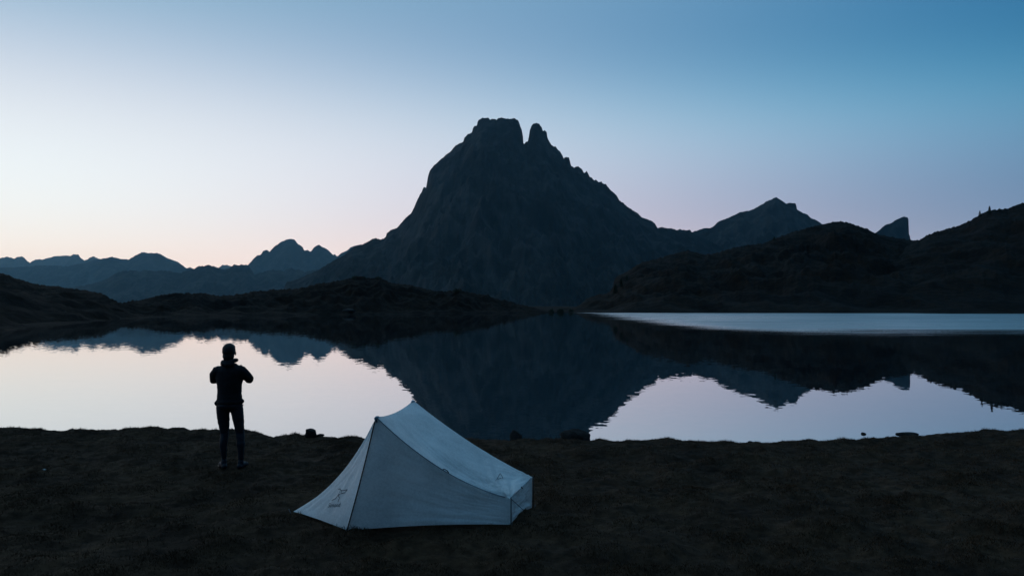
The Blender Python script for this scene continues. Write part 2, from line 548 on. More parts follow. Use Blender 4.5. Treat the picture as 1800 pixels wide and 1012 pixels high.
OSSAU = [(480, 500), (520, 492), (560, 474), (590, 456), (607, 447), (614, 440), (626, 432), (634, 431), (640, 428.5), (646, 425), (655, 419.5), (661, 418.5), (668, 421), (674, 419.5), (678, 415), (679.5, 410),
         (686, 404), (698, 400), (708, 388), (718, 378), (722, 375.5), (728, 364), (733, 351), (741, 337), (744.5, 329), (748.5, 330), (752, 310), (755, 300), (762, 291.5), (772, 282), (784, 272), (792, 266.5), (800, 256), (806, 253),
         (814, 249), (816, 242), (822, 235.5), (829, 233), (831.5, 224), (835.2, 220.5), (837.5, 222), (839.5, 214), (843, 209.5), (848, 207), (858, 207.3), (862, 210.5), (866, 208.5), (873, 210.5), (877, 207), (883, 207),
         (893, 209.2), (905, 208.3), (910.5, 211), (913.5, 219), (917, 228), (919.7, 241), (920.3, 254), (924.5, 250.5), (928, 248.5), (930, 238), (931.5, 229), (934, 222), (938, 217.5), (943, 216.3), (948, 218.5), (952.5, 224),
         (954.5, 230.5), (958, 229.5), (961, 232), (962.5, 242), (966, 248.5), (970, 255), (974, 258), (977, 257.5), (981, 263), (985.5, 267.5), (989, 274), (991.5, 280.5), (992.5, 277), (996.5, 276), (1000.5, 277.5),
         (1004, 291), (1009, 294.5), (1015, 292), (1023, 297.5), (1026, 303), (1028.5, 304), (1031.5, 300), (1034, 304), (1037, 311.5), (1041, 312), (1045, 318), (1048, 315.5), (1053, 320.5), (1058, 319.5), (1061, 323.5), (1066, 324),
         (1072, 332), (1078, 338), (1085, 344.5), (1089, 352.5), (1096, 357), (1104, 363.5), (1113, 370), (1122, 375.5), (1127, 381), (1136, 385), (1146, 388), (1152, 393.5), (1156, 401), (1164, 400), (1172, 402), (1182, 402),
         (1190, 405), (1198, 404), (1214, 406), (1222, 412), (1250, 425), (1300, 450), (1340, 470)]
relief('mountain', OSSAU, 4000, 1950, 4900, BZ, .75, 150, 24, M_rock_far, seed=7, jag=(.9, .35), noise=(28, .005), rid=(70, .0042), blur=70, warp=40, pw=1.45, crag=(20, .016),
       label='huge dark twin-topped rocky mountain with a notch beside the flat summit')

# hills around the lake
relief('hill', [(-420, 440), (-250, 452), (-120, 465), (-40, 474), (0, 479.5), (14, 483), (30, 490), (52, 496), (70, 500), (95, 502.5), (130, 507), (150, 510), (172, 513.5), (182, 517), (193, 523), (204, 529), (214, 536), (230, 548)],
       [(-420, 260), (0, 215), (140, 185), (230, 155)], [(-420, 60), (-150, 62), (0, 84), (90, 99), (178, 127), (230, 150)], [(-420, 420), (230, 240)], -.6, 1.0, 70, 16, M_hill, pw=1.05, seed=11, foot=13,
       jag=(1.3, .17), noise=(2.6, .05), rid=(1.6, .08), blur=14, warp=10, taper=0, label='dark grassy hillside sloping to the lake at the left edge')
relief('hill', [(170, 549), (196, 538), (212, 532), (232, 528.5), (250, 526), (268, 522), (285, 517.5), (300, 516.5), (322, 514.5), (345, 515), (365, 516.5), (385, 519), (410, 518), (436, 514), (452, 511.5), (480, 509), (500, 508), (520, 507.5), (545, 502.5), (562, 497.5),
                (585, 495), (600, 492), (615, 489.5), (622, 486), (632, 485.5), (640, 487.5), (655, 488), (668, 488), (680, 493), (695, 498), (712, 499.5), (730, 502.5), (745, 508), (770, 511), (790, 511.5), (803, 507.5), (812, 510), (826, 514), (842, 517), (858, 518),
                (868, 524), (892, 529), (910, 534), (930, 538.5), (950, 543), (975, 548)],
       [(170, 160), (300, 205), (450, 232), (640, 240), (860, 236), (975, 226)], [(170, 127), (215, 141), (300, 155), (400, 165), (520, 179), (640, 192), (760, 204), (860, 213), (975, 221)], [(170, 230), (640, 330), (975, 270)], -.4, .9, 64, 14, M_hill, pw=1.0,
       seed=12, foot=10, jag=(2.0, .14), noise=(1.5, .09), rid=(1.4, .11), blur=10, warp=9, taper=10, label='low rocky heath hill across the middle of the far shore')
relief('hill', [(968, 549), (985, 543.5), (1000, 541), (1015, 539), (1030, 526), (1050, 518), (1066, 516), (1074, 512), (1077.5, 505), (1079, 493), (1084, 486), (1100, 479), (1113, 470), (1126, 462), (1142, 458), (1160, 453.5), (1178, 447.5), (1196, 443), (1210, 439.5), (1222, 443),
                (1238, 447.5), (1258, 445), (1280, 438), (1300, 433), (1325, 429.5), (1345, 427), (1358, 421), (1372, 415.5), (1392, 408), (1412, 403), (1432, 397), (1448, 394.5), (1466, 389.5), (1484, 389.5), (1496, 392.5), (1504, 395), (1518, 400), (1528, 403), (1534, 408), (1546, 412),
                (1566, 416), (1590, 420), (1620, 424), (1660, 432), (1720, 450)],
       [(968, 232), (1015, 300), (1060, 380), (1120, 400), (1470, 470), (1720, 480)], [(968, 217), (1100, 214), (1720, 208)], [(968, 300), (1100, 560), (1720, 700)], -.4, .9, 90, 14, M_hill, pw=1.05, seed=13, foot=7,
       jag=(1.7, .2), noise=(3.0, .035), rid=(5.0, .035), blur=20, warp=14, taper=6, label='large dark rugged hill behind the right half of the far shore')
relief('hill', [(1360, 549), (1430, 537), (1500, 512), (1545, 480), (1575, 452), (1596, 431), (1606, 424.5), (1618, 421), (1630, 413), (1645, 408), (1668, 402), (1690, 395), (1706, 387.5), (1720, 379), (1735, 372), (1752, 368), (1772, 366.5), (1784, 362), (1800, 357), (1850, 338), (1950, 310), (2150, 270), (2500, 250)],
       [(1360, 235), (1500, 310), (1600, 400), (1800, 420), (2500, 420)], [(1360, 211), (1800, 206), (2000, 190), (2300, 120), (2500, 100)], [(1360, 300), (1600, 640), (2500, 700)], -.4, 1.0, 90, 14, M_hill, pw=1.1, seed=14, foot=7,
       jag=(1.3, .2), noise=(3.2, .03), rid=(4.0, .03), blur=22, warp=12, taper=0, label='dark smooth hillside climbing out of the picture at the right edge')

# ------------------------------------------------------------------ air
HZ_D = 2.25e-5
mh = bpy.data.materials.new('haze_air')
mh.use_nodes = True
hn = mh.node_tree.nodes
hn.remove(hn['Principled BSDF'])
pv = hn.new('ShaderNodeVolumePrincipled')
pv.inputs['Color'].default_value = (.40, .78, 1.0, 1)
pv.inputs['Density'].default_value = HZ_D
pv.inputs['Anisotropy'].default_value = .5
mh.node_tree.links.new(pv.outputs[0], hn['Material Output'].inputs['Volume'])
bmx = bmesh.new()
bmesh.ops.create_cube(bmx, size=1)
HX, HY0, HY1, HB, HT = 18000, -3000, 20500, float(GZ.min()) - 6, 1080
for v in bmx.verts:
    v.co = Vector((v.co.x * 2 * HX, HY0 + (v.co.y + .5) * (HY1 - HY0), HB + (v.co.z + .5) * (HT - HB)))
hz = bm_obj('haze', bmx, mh, smooth=False)
tag(hz, 'thin blue evening haze between the mountains', None, kind='stuff')


# ------------------------------------------------------------------ grass
def make_grass(N=340000):
    y = rng.uniform(6.3, 15.6, N * 2)
    x = rng.uniform(-1, 1, N * 2) * (y * .66 + .4)
    keep = (lip(x) - y > .02) & (rng.random(N * 2) < .55 + .55 * fbm(x * 1.1, y * 1.1, 3, 61))
    # not inside the tent
    keep &= ~((x > -2.15) & (x < .12) & (y > 8.55) & (y < 9.35))
    x, y = x[keep][:N], y[keep][:N]
    z = ground_z(x, y) - .004
    k = len(x)
    tuft = np.clip(.65 + .8 * fbm(x * 2.3, y * 2.3, 3, 11), .35, 1.7)
    h = rng.uniform(.016, .042, k) * tuft
    w = rng.uniform(.002, .0045, k)
    a = rng.uniform(0, 2 * math.pi, k)
    ln = rng.uniform(.3, 1.2, k) * h
    b = rng.uniform(0, 2 * math.pi, k)
    v = np.empty((k, 3, 3))
    v[:, 0] = np.stack([x - np.cos(a) * w, y - np.sin(a) * w, z], 1)
    v[:, 1] = np.stack([x + np.cos(a) * w, y + np.sin(a) * w, z], 1)
    v[:, 2] = np.stack([x + np.cos(b) * ln, y + np.sin(b) * ln, z + h], 1)
    f = np.arange(k * 3).reshape(-1, 3)
    o = mesh_np('grass', v.reshape(-1, 3), f, M_grass, smooth=False)
    tag(o, 'short dry alpine grass covering the near bank', 'grass', kind='stuff')


make_grass()


# ------------------------------------------------------------------ rocks
def rock(name, loc, size, seed, label, mat=M_boulder, boxy=.0, sub=3, rot=0., group=None):
    bm = bmesh.new()
    bmesh.ops.create_icosphere(bm, subdivisions=sub, radius=1)
    co = np.array([v.co[:] for v in bm.verts])
    if boxy:
        m_ = np.max(np.abs(co), 1, keepdims=True)
        co = co * (1 - boxy) + co / m_ * boxy * .85
    for ax_ in range(3):
        pass
    dn = 1 + .22 * fbm(co[:, 0] * 1.1 + co[:, 2] * .7, co[:, 1] * 1.1 - co[:, 2] * .6, 3, seed) + .06 * fbm(co[:, 0] * 4 + co[:, 2] * 3, co[:, 1] * 4 - co[:, 2] * 2, 2, seed + 4)
    co = co * dn[:, None]
    # planar chips
    r2 = np.random.default_rng(seed)
    for _ in range(6):
        d = r2.normal(size=3)
        d /= np.linalg.norm(d)
        lim = r2.uniform(.72, .95)
        s = co @ d
        co = co - np.maximum(s - lim, 0)[:, None] * d * .85
    co *= np.array(size) / 2
    for v, c in zip(bm.verts, co):
        v.co = c
    o = bm_obj(name, bm, mat, None, False)
    o.location = loc
    o.rotation_euler = (0, 0, rot)
    return tag(o, label, 'rock', group)


def bank_spot(px, py):
    """point of the bank seen at a pixel"""
    z = .34
    for _ in range(4):
        q = on_level(px, py, z)
        z = gz(q.x, q.y)
    return Vector((q.x, q.y, z))


b = bank_spot(546, 768)
rock('rock', (b.x, b.y, b.z + .055), (.20, .17, .18), 3, 'small blocky dark rock on the bank edge between person and tent', boxy=.75, rot=.15)
b = bank_spot(562, 768)
rock('rock', (b.x, b.y + .05, b.z + .005), (.15, .12, .06), 5, 'low flat stone beside the blocky rock on the bank edge')
q = on_level(1009, 769, 0)
rock('rock', (q.x, q.y, .03), (.60, .40, .27), 8, 'largest dark boulder in the water just off the bank', sub=4)
q = on_level(907, 772, 0)
rock('rock', (q.x, q.y, .05), (.25, .22, .27), 13, 'rounded dark rock at the water edge right of the tent')
q = on_level(1518, 762.5, 0)
rock('rock', (q.x, q.y, .0), (.12, .10, .07), 17, 'tiny rock poking out of the water near the right bank')
q = on_level(1594, 763, 0)
rock('rock', (q.x, q.y, .005), (.46, .22, .08), 19, 'flat dark slab in the water beside the right bank')
b = bank_spot(837, 774)
rock('stone', (b.x, b.y + .12, b.z - .02), (.12, .10, .07), 23, 'small stone on the bank edge right behind the tent roof')
b = bank_spot(862, 774)
rock('stone', (b.x, b.y + .20, b.z - .03), (.16, .10, .06), 37, 'low dark stone at the water edge left of the rounded rock')
b = bank_spot(1322, 778)
rock('stone', (b.x, b.y + .10, b.z - .01), (.10, .08, .05), 41, 'small stone on the bank edge in front of the bright water')
b = bank_spot(78, 831)
rock('pebble', (b.x, b.y, b.z + .012), (.055, .04, .025), 29, 'single pale pebble in the turf at the left', mat=M_pebble, sub=2)

# ------------------------------------------------------------------ trees and shrubs on the far hills
M_bark = plain_mat('bark', (.04, .03, .022), .9)
M_pale = noise_mat('pale_boulder', [(.3, (.02, .02, .02)), (.7, (.05, .05, .048))], 1.5, .9, 6, bump=.05, bump_scale=4)
M_needle = plain_mat('needles', (.030, .042, .024), .8, .1)
M_shrub = plain_mat('shrub_leaves', (.032, .038, .022), .8, .1)
HILLS = [o for o in COL.objects if o.name.startswith('hill')]
DG = bpy.context.evaluated_depsgraph_get()
HBVH = [BVHTree.FromObject(o, DG) for o in HILLS + [ground]]


def drop(x, y):
    best = -1e9
    for t in HBVH:
        h = t.ray_cast(Vector((x, y, 600)), Vector((0, 0, -1)))
        if h[0] is not None:
            best = max(best, h[0].z)
    return best


def shoot(px, py):
    a, b_ = ray(px, py)
    d = Vector((a, 1, b_)).normalized()
    best = None
    for t in HBVH:
        h = t.ray_cast(Vector((0, 0, CAM_H)), d)
        if h[0] is not None and h[0].y > 40 and (best is None or h[3] < best[1]):
            best = (h[0], h[3])
    return best[0] if best else None


hit = shoot(614, 546.5)
if hit:
    rock('boulder', (hit.x, hit.y, hit.z + .1), (3.0, 2.0, .9), 47, 'flat grey boulder on the far shore below the low heath hill', mat=M_pale, sub=3)


def pine(name, loc, h, seed, label, spread_=.24, group='pines on the hill skyline'):
    r = np.random.default_rng(seed)
    root = empty(name, loc)
    bm = bmesh.new()
    rings = []
    for t, rad in ((-.05, .028), (.15, .022), (.6, .012), (1.0, .002)):
        rings.append([bm.verts.new((math.cos(a) * rad * h, math.sin(a) * rad * h, t * h)) for a in np.linspace(0, 2 * math.pi, 6, endpoint=False)])
    for A, B in zip(rings, rings[1:]):
        for i in range(6):
            bm.faces.new((A[i], A[(i + 1) % 6], B[(i + 1) % 6], B[i]))
    bm_obj('trunk', bm, M_bark, root)
    V, Fc = [], []
    for k in range(17):
        t = .12 + .86 * k / 16
        L = spread_ * h * (1 - t) ** .8 * r.uniform(.75, 1.2) + .02 * h
        for a in np.linspace(0, 2 * math.pi, 7, endpoint=False) + r.uniform(0, 1):
            Lb = L * r.uniform(.6, 1.15)
            for s in np.linspace(.15, 1, 6):
                c = np.array([math.cos(a) * Lb * s, math.sin(a) * Lb * s, t * h - .25 * Lb * s + r.normal() * .01 * h])
                for _ in range(3):
                    d1, d2 = r.normal(size=3), r.normal(size=3)
                    sz = .05 * h * r.uniform(.6, 1.3)
                    i = len(V)
                    V += [c, c + d1 / np.linalg.norm(d1) * sz, c + d2 / np.linalg.norm(d2) * sz]
                    Fc.append((i, i + 1, i + 2))
    mesh_np('crown', np.array(V), np.array(Fc), M_needle, root, smooth=False)
    return tag(root, label, 'tree', group)


def shrub(loc, w, h, seed, label, group='shrubs along the far shore'):
    r = np.random.default_rng(seed)
    root = empty('shrub', loc)
    V, Fc = [], []
    for _ in range(700):
        d = r.normal(size=3)
        d /= np.linalg.norm(d)
        d[2] = abs(d[2])
        rad = r.uniform(.35, 1.0) * (1 + .3 * math.sin(3 * math.atan2(d[1], d[0]) + seed) + .2 * math.sin(7 * math.atan2(d[1], d[0])))
        c = d * rad * np.array([w / 2, w / 2, h])
        d1, d2 = r.normal(size=3), r.normal(size=3)
        sz = .10 * w * r.uniform(.5, 1.2)
        i = len(V)
        V += [c, c + d1 / np.linalg.norm(d1) * sz, c + d2 / np.linalg.norm(d2) * sz]
        Fc.append((i, i + 1, i + 2))
    mesh_np('foliage', np.array(V), np.array(Fc), M_shrub, root, smooth=False)
    bm = bmesh.new()
    for k in range(4):
        a = k * 1.6 + seed
        p0, p1 = Vector((0, 0, -.15 * h)), Vector((math.cos(a) * w * .25, math.sin(a) * w * .25, h * .6))
        sd = Vector((-math.sin(a), math.cos(a), 0)) * .02 * w
        bm.faces.new([bm.verts.new(q_) for q_ in (p0 - sd, p0 + sd, p1)])
        sd = Vector((0, 0, 1)) * .02 * w
        bm.faces.new([bm.verts.new(q_) for q_ in (p0 - sd, p0 + sd, p1)])
    bm_obj('stems', bm, M_bark, root)
    return tag(root, label, 'shrub', group)


PINES = [(1739.5, 376, 14, 'taller of the pines on the right-hand hill crest', .34), (1722.5, 381, 11, 'shorter pine just below the tallest on the right-hand hill crest', .30),
         (1757, 370.5, 4.0, 'lowest stunted pine highest up the right-hand hill crest', .45), (1361, 423, 8, 'lone small pine on the skyline of the big rugged hill', .34),
         (1082, 516, 17, 'tall pine at the steep left foot of the big rugged hill', .34), (1092, 504, 14, 'pine second from the left foot of the big rugged hill', .36), (1102, 492, 10, 'uppermost pine of the row at the left foot of the rugged hill', .40)]
for i, (px, py, hp, lab, sp) in enumerate(PINES):
    a_ = ray(px, py)[0]
    hit = None
    for dy in range(0, 14):
        hit = shoot(px, py + dy)
        if hit and hit.y < 700:
            break
    if hit is None or hit.y > 700:
        hit = at(px, py, 400)
    zb = drop(hit.x, hit.y)
    pine('pine_tree', (hit.x, hit.y, zb - .1), hp / F * hit.y, 100 + i, lab, sp)
SHRUBS = [(969, 549, 12, 7, 'leftmost dark shrub on the low gap of the far shore'), (986, 548.5, 15, 8, 'widest dark shrub on the low gap of the far shore'), (1004, 548, 11, 6, 'shrub nearest the big rugged hill on the far shore gap'),
          (803, 513, 14, 6, 'rounded shrub on the right slope of the low heath hill'), (622, 490, 9, 5, 'bushy shrub on the top of the low heath hill'), (640, 489, 7, 4, 'small shrub right of the top of the low heath hill'),
          (664, 490, 10, 4, 'wide low shrub on the right shoulder of the heath hill top')]
for i, (px, py, wp, hp, lab) in enumerate(SHRUBS):
    hit = None
    for dy in range(0, 16):
        hit = shoot(px, py + dy)
        if hit and hit.y < 400:
            break
    if hit is None or hit.y > 400:
        continue
    shrub((hit.x, hit.y, drop(hit.x, hit.y) - .05), wp / F * hit.y, hp / F * hit.y, 200 + i, lab)

# ------------------------------------------------------------------ the tent
G = gz(-1.1, 8.9)


def fabric(name, col, trans):
    m, n_, l_, p_ = new_mat(name)
    tc_ = n_.new('ShaderNodeTexCoord')
    nz = n_.new('ShaderNodeTexNoise')
    nz.inputs['Scale'].default_value = 42
    nz.inputs['Detail'].default_value = 5
    nz.inputs['Roughness'].default_value = .7
    l_.new(tc_.outputs['Object'], nz.inputs['Vector'])
    nb_ = n_.new('ShaderNodeTexNoise')
    nb_.inputs['Scale'].default_value = 3.0
    nb_.inputs['Detail'].default_value = 4
    l_.new(tc_.outputs['Object'], nb_.inputs['Vector'])
    ad = n_.new('ShaderNodeMath')
    ad.operation = 'ADD'
    l_.new(nz.outputs[0], ad.inputs[0])
    l_.new(nb_.outputs[0], ad.inputs[1])
    mr = n_.new('ShaderNodeMapRange')
    mr.inputs[1].default_value, mr.inputs[2].default_value = .7, 1.3
    mr.inputs[3].default_value, mr.inputs[4].default_value = .77, 1.12
    l_.new(ad.outputs[0], mr.inputs[0])
    vm = n_.new('ShaderNodeVectorMath')
    vm.operation = 'SCALE'
    vm.inputs[0].default_value = col
    l_.new(mr.outputs[0], vm.inputs['Scale'])
    l_.new(vm.outputs[0], p_.inputs['Base Color'])
    p_.inputs['Roughness'].default_value = .42
    p_.inputs['Specular IOR Level'].default_value = .6
    tr = n_.new('ShaderNodeBsdfTranslucent')
    l_.new(vm.outputs[0], tr.inputs['Color'])
    mx = n_.new('ShaderNodeMixShader')
    mx.inputs[0].default_value = trans
    l_.new(p_.outputs[0], mx.inputs[1])
    l_.new(tr.outputs[0], mx.inputs[2])
    l_.new(mx.outputs[0], n_['Material Output'].inputs['Surface'])
    bp = n_.new('ShaderNodeBump')
    bp.inputs['Distance'].default_value = .0015
    l_.new(nz.outputs[0], bp.inputs['Height'])
    l_.new(bp.outputs[0], p_.inputs['Normal'])
    l_.new(bp.outputs[0], tr.inputs['Normal'])
    return m


M_fly = fabric('tent_fabric', (.95, .94, .92), .36)
A3 = np.array
T_ = A3((-2.44, 8.93, G + .005))
NF = A3((-1.695, 8.24, gz(-1.695, 8.24) + .0))
NA = A3((-1.405, 8.26, G + 1.15))
FA = A3((-1.19, 9.63, G + 1.155))
NR = A3((-.018, 8.43, gz(-.018, 8.43) + .0))
NRt = A3((-.018, 8.43, G + .27))
FR = A3((.233, 9.33, gz(.233, 9.33) + .0))
FRt = A3((.237, 9.33, G + .30))
FF = A3((-1.50, 9.70, G))


def edge(a, b_, sag, n_=41):
    t = np.linspace(0, 1, n_)[:, None]
    return a * (1 - t) + b_ * t + 4 * t * (1 - t) * A3(sag)


def coons(c_bot, c_top, c_left, c_right):
    nu, nv = len(c_bot), len(c_left)
    u = np.linspace(0, 1, nu)[:, None, None]
    v = np.linspace(0, 1, nv)[None, :, None]
    S = (1 - v) * c_bot[:, None] + v * c_top[:, None] + (1 - u) * c_left[None] + u * c_right[None]
    S = S - ((1 - u) * (1 - v) * c_bot[0] + u * (1 - v) * c_bot[-1] + (1 - u) * v * c_top[0] + u * v * c_top[-1])
    return S


tent = empty('tent', (-1.1, 8.9, G))
tag(tent, 'pale blue-white ridge tent pitched with poles on the bank', 'tent')
OFF = A3(tent.location)


def sheet(name, S, mat=None):
    o = mesh_np(name, (S - OFF).reshape(-1, 3), grid_faces(S.shape[0], S.shape[1]), mat or M_fly, tent)
    return o


NS = 101
e_zip = edge(NF, NA, (.012, -.02, 0), NS)
e_seam = edge(NA, NRt, (0, .03, -.135), NS)
e_ridge = edge(NA, FA, (0, 0, -.045), NS)
e_far = edge(FA, FRt, (0, -.02, -.055), NS)
e_rear = edge(NRt, FRt, (-.02, 0, -.022), NS)
e_tipn = edge(T_, NA, (.05, .03, -.115), NS)
e_tipf = edge(T_, FA, (.04, -.03, -.10), NS)
UU, VV = np.meshgrid(np.linspace(0, 1, NS), np.linspace(0, 1, NS), indexing='ij')


def folds(S, corner, k, amp, reach, seed, dirz=(0, 0, 1)):
    d = S - corner
    r = np.linalg.norm(d, axis=-1)
    ang = np.arctan2(d[..., 1], -d[..., 0])
    w = np.exp(-r / reach) * sstep(.0, .06, r)
    return S + (w * amp * np.sin(ang * k + 2.5 * perlin(ang * 4, r * 2, seed)))[..., None] * A3(dirz)


# roof: u along the ridge (near -> far), v down to the rear end
roof = coons(e_ridge, e_rear, e_seam, e_far)
roof = folds(roof, NRt, 26, .055, .34, 3)
roof = folds(roof, FRt, 26, .018, .24, 4)
roof = folds(roof, NA, 20, .008, .22, 5)
crease = np.exp(-((UU - .33) / .16) ** 2 - ((VV - .62) / .24) ** 2) * .022 * np.sin((UU * .9 + VV * .32) * 95)
inner = np.minimum.reduce([UU, 1 - UU, VV, 1 - VV])
roof[..., 2] += (crease + .010 * fbm(UU * 5, VV * 5, 3, 71) - .05 * (4 * UU * (1 - UU)) * (4 * VV * (1 - VV)) * .5) * sstep(0, .12, inner)
o_roof = sheet('roof', roof)
# side walls
wall = coons(edge(NF, NR, (0, .02, .02), NS), e_seam, e_zip, edge(NR, NRt, (0, 0, 0), NS))
bw = sstep(0, .15, inner)
wall[..., 1] += (.035 * np.sin(math.pi * UU) * np.sin(math.pi * VV) + .006 * fbm(UU * 3, VV * 6, 3, 72) + .009 * UU * np.exp(-VV / .25) * np.sin(VV * 34 + UU * 5 + 2 * perlin(UU * 3, VV * 3, 3))) * bw
o_wall = sheet('side_wall', wall)
fwall = coons(edge(FF, FR, (0, -.02, .02), NS), e_far, edge(FF, FA, (0, 0, 0), NS), edge(FR, FRt, (0, 0, 0), NS))
sheet('side_wall', fwall)
# front panels
fn = coons(edge(T_, NF, (.0, .0, .012), NS), np.repeat(NA[None], NS, 0), e_tipn, e_zip)
fn[..., 0] += (.02 * np.sin(math.pi * UU) * (1 - VV) * np.sin(math.pi * VV) + .008 * fbm(UU * 4, VV * 3, 3, 75)) * bw
fn[..., 2] += .012 * np.exp(-UU / .25) * np.sin(UU * 40 + 3 * VV) * bw * (1 - VV)
o_front = sheet('front_panel', fn)
fc = coons(np.repeat(T_[None], NS, 0), e_ridge, e_tipn, e_tipf)
sheet('front_panel', fc)
ff = coons(edge(T_, FF, (0, 0, .012), NS), np.repeat(FA[None], NS, 0), e_tipf, edge(FF, FA, (0, 0, 0), NS))
sheet('front_panel', ff)
# rear end wall
ew = coons(edge(NR, FR, (-.02, 0, .015), NS), e_rear, edge(NR, NRt, (0, 0, 0), NS), edge(FR, FRt, (0, 0, 0), NS))
ew[..., 0] += (.016 * fbm(UU * 4, VV * 3, 3, 77) + .012 * np.sin(VV * 16) * np.exp(-VV / .3)) * bw
o_end = sheet('end_wall', ew)


def tube(name, pts, rad, mat, parent, off=OFF, n_=8):
    pts = [Vector(q_) - Vector(off) for q_ in pts]
    bm = bmesh.new()
    rings = []
    for i, q_ in enumerate(pts):
        d = (pts[min(i + 1, len(pts) - 1)] - pts[max(i - 1, 0)]).normalized()
        s1 = d.cross(Vector((0, 0, 1)) if abs(d.z) < .9 else Vector((1, 0, 0))).normalized()
        s2 = d.cross(s1)
        rr = rad[i] if isinstance(rad, (list, tuple)) else rad
        rings.append([bm.verts.new(q_ + s1 * math.cos(a) * rr + s2 * math.sin(a) * rr) for a in np.linspace(0, 2 * math.pi, n_, endpoint=False)])
    for A, B in zip(rings, rings[1:]):
        for i in range(n_):
            bm.faces.new((A[i], A[(i + 1) % n_], B[(i + 1) % n_], B[i]))
    bm.faces.new(rings[0][::-1])
    bm.faces.new(rings[-1])
    return bm_obj(name, bm, mat, parent)


tube('zipper', [q_ + A3((-.004, -.006, 0)) for q_ in e_zip[1:-2:5]], .0065, M_black, tent)
M_seam = plain_mat('seam_tape', (.20, .23, .26), .6)
tube('seam', [q_ + A3((0, -.004, .002)) for q_ in e_seam[1:-1:5]], .0045, M_seam, tent)
tube('seam', [q_ + A3((0, 0, .002)) for q_ in e_rear[1:-1:5]], .004, M_seam, tent)
tube('corner_strut', [NR + A3((.008, -.008, -.02)), NRt + A3((.008, -.008, .015))], .0055, M_black, tent)
tube('corner_strut', [FR + A3((.012, .0, -.02)), FRt + A3((.012, .0, .015))], .0055, M_black, tent)
tube('trekking_pole', [(NA[0] + .03, NA[1] + .12, G - .02), NA + A3((.02, .04, -.04))], .008, M_metal, tent)
tube('trekking_pole', [(FA[0] + .03, FA[1] - .12, G - .02), FA + A3((.02, -.04, -.04))], .008, M_metal, tent)
for (P0, P1) in ((NA, FA), (FA, NA)):
    d = (P1 - P0) / np.linalg.norm(P1 - P0)
    cap = [P0 - d * .006 + A3((0, 0, -.05)), P0 - d * .004 + A3((0, 0, -.015)), P0 + d * .02 + A3((0, 0, -.010)), P0 + d * .08 + A3((0, 0, -.008))]
    tube('apex_cap', cap, [.018, .022, .020, .008], M_seam if P0 is NA else plain_mat('apex_tape', (.45, .5, .54), .6), tent)
tq = e_seam[51]
tube('tie_out', [tq + A3((-.03, -.006, .02)), tq + A3((-.01, -.02, .03)), tq + A3((.02, -.015, .012)), tq + A3((.035, -.006, -.012))], .005, M_black, tent)
tq = (NRt + FRt) / 2
tube('tie_out', [NRt * .55 + FRt * .45 + A3((.004, 0, .02)), NRt * .55 + FRt * .45 + A3((.02, -.01, 0))], .007, M_black, tent)
tube('end_cord', [NRt + A3((.012, .02, -.01)), NR * .45 + FR * .55 + A3((.012, 0, .05))], .003, M_black, tent)
for P0, dr in ((T_, (-.05, .0, .0)), (NR, (.02, -.04, 0)), (FR, (.04, .02, 0)), (NF, (.0, -.04, 0))):
    tube('stake', [P0 + A3(dr) + A3((0, 0, .03)), P0 + A3(dr) * .2 + A3((0, 0, -.08))], .005, M_metal, tent)

# printing on the fabric
tent_bvh = {}
bpy.context.view_layer.update()


def surf(o):
    me = o.data
    return BVHTree.FromPolygons([Vector(v.co) + Vector(OFF) for v in me.vertices], [tuple(p_.vertices) for p_ in me.polygons])


def hitpx(bvh, px, py):
    a_, b_ = ray(px, py)
    h = bvh.ray_cast(Vector((0, 0, CAM_H)), Vector((a_, 1, b_)).normalized())
    return h[0]


def snap(bvh, q_, lift=.003):
    h = bvh.find_nearest(q_)
    nrm = h[1]
    if nrm.dot(Vector((0, 0, CAM_H)) - h[0]) < 0:
        nrm = -nrm
    return h[0] + nrm * lift


def strokes(name, bvh, o_, right, up, lines, width, parent):
    """flat printed strokes on a panel: o_, right, up are points of the panel; lines in a 0..1 frame"""
    bm = bmesh.new()
    R_, U_ = right - o_, up - o_
    for ln in lines:
        pts = []
        for a0, b0 in zip(ln, ln[1:]):
            for t in np.linspace(0, 1, 5)[:-1]:
                pts.append((a0[0] + (b0[0] - a0[0]) * t, a0[1] + (b0[1] - a0[1]) * t))
        pts.append(ln[-1])
        prev = None
        for i, (x, y) in enumerate(pts):
            x1, y1 = pts[min(i + 1, len(pts) - 1)]
            x0, y0 = pts[max(i - 1, 0)]
            d = (R_ * (x1 - x0) + U_ * (y1 - y0)).normalized()
            side = d.cross(R_.cross(U_).normalized()) * width / 2
            q_ = o_ + R_ * x + U_ * y
            cur = [bm.verts.new(snap(bvh, q_ - side) - Vector(OFF)), bm.verts.new(snap(bvh, q_ + side) - Vector(OFF))]
            if prev:
                bm.faces.new((prev[0], prev[1], cur[1], cur[0]))
            prev = cur
    return bm_obj(name, bm, M_print, parent, False)


fb = surf(o_front)
o_, r_, u_ = hitpx(fb, 576, 888), hitpx(fb, 604, 884), hitpx(fb, 587, 861)
LOGO = [[(.30, 1.0), (.42, 1.02), (.52, .90), (.60, .86), (.98, .86), (.88, .74), (.84, .66)], [(.52, .90), (.46, .62), (.38, .40), (.14, .30)], [(.46, .62), (.62, .40), (.60, .16)], [(.60, .86), (.62, .66), (.82, .70)], [(.46, .62), (.60, .62)]]
strokes('emblem', fb, o_, r_, u_, LOGO, .0075, o_front)
cu = bpy.data.curves.new('lettering', 'FONT')
cu.body = 'Simond'
cu.size = 1.0
cu.shear = .25
tmp = bpy.data.objects.new('lettering_source', cu)
COL.objects.link(tmp)
bpy.context.view_layer.update()
tm = tmp.evaluated_get(bpy.context.evaluated_depsgraph_get()).to_mesh()
tv = np.array([v.co[:] for v in tm.vertices])
tfc = [tuple(p_.vertices) for p_ in tm.polygons]
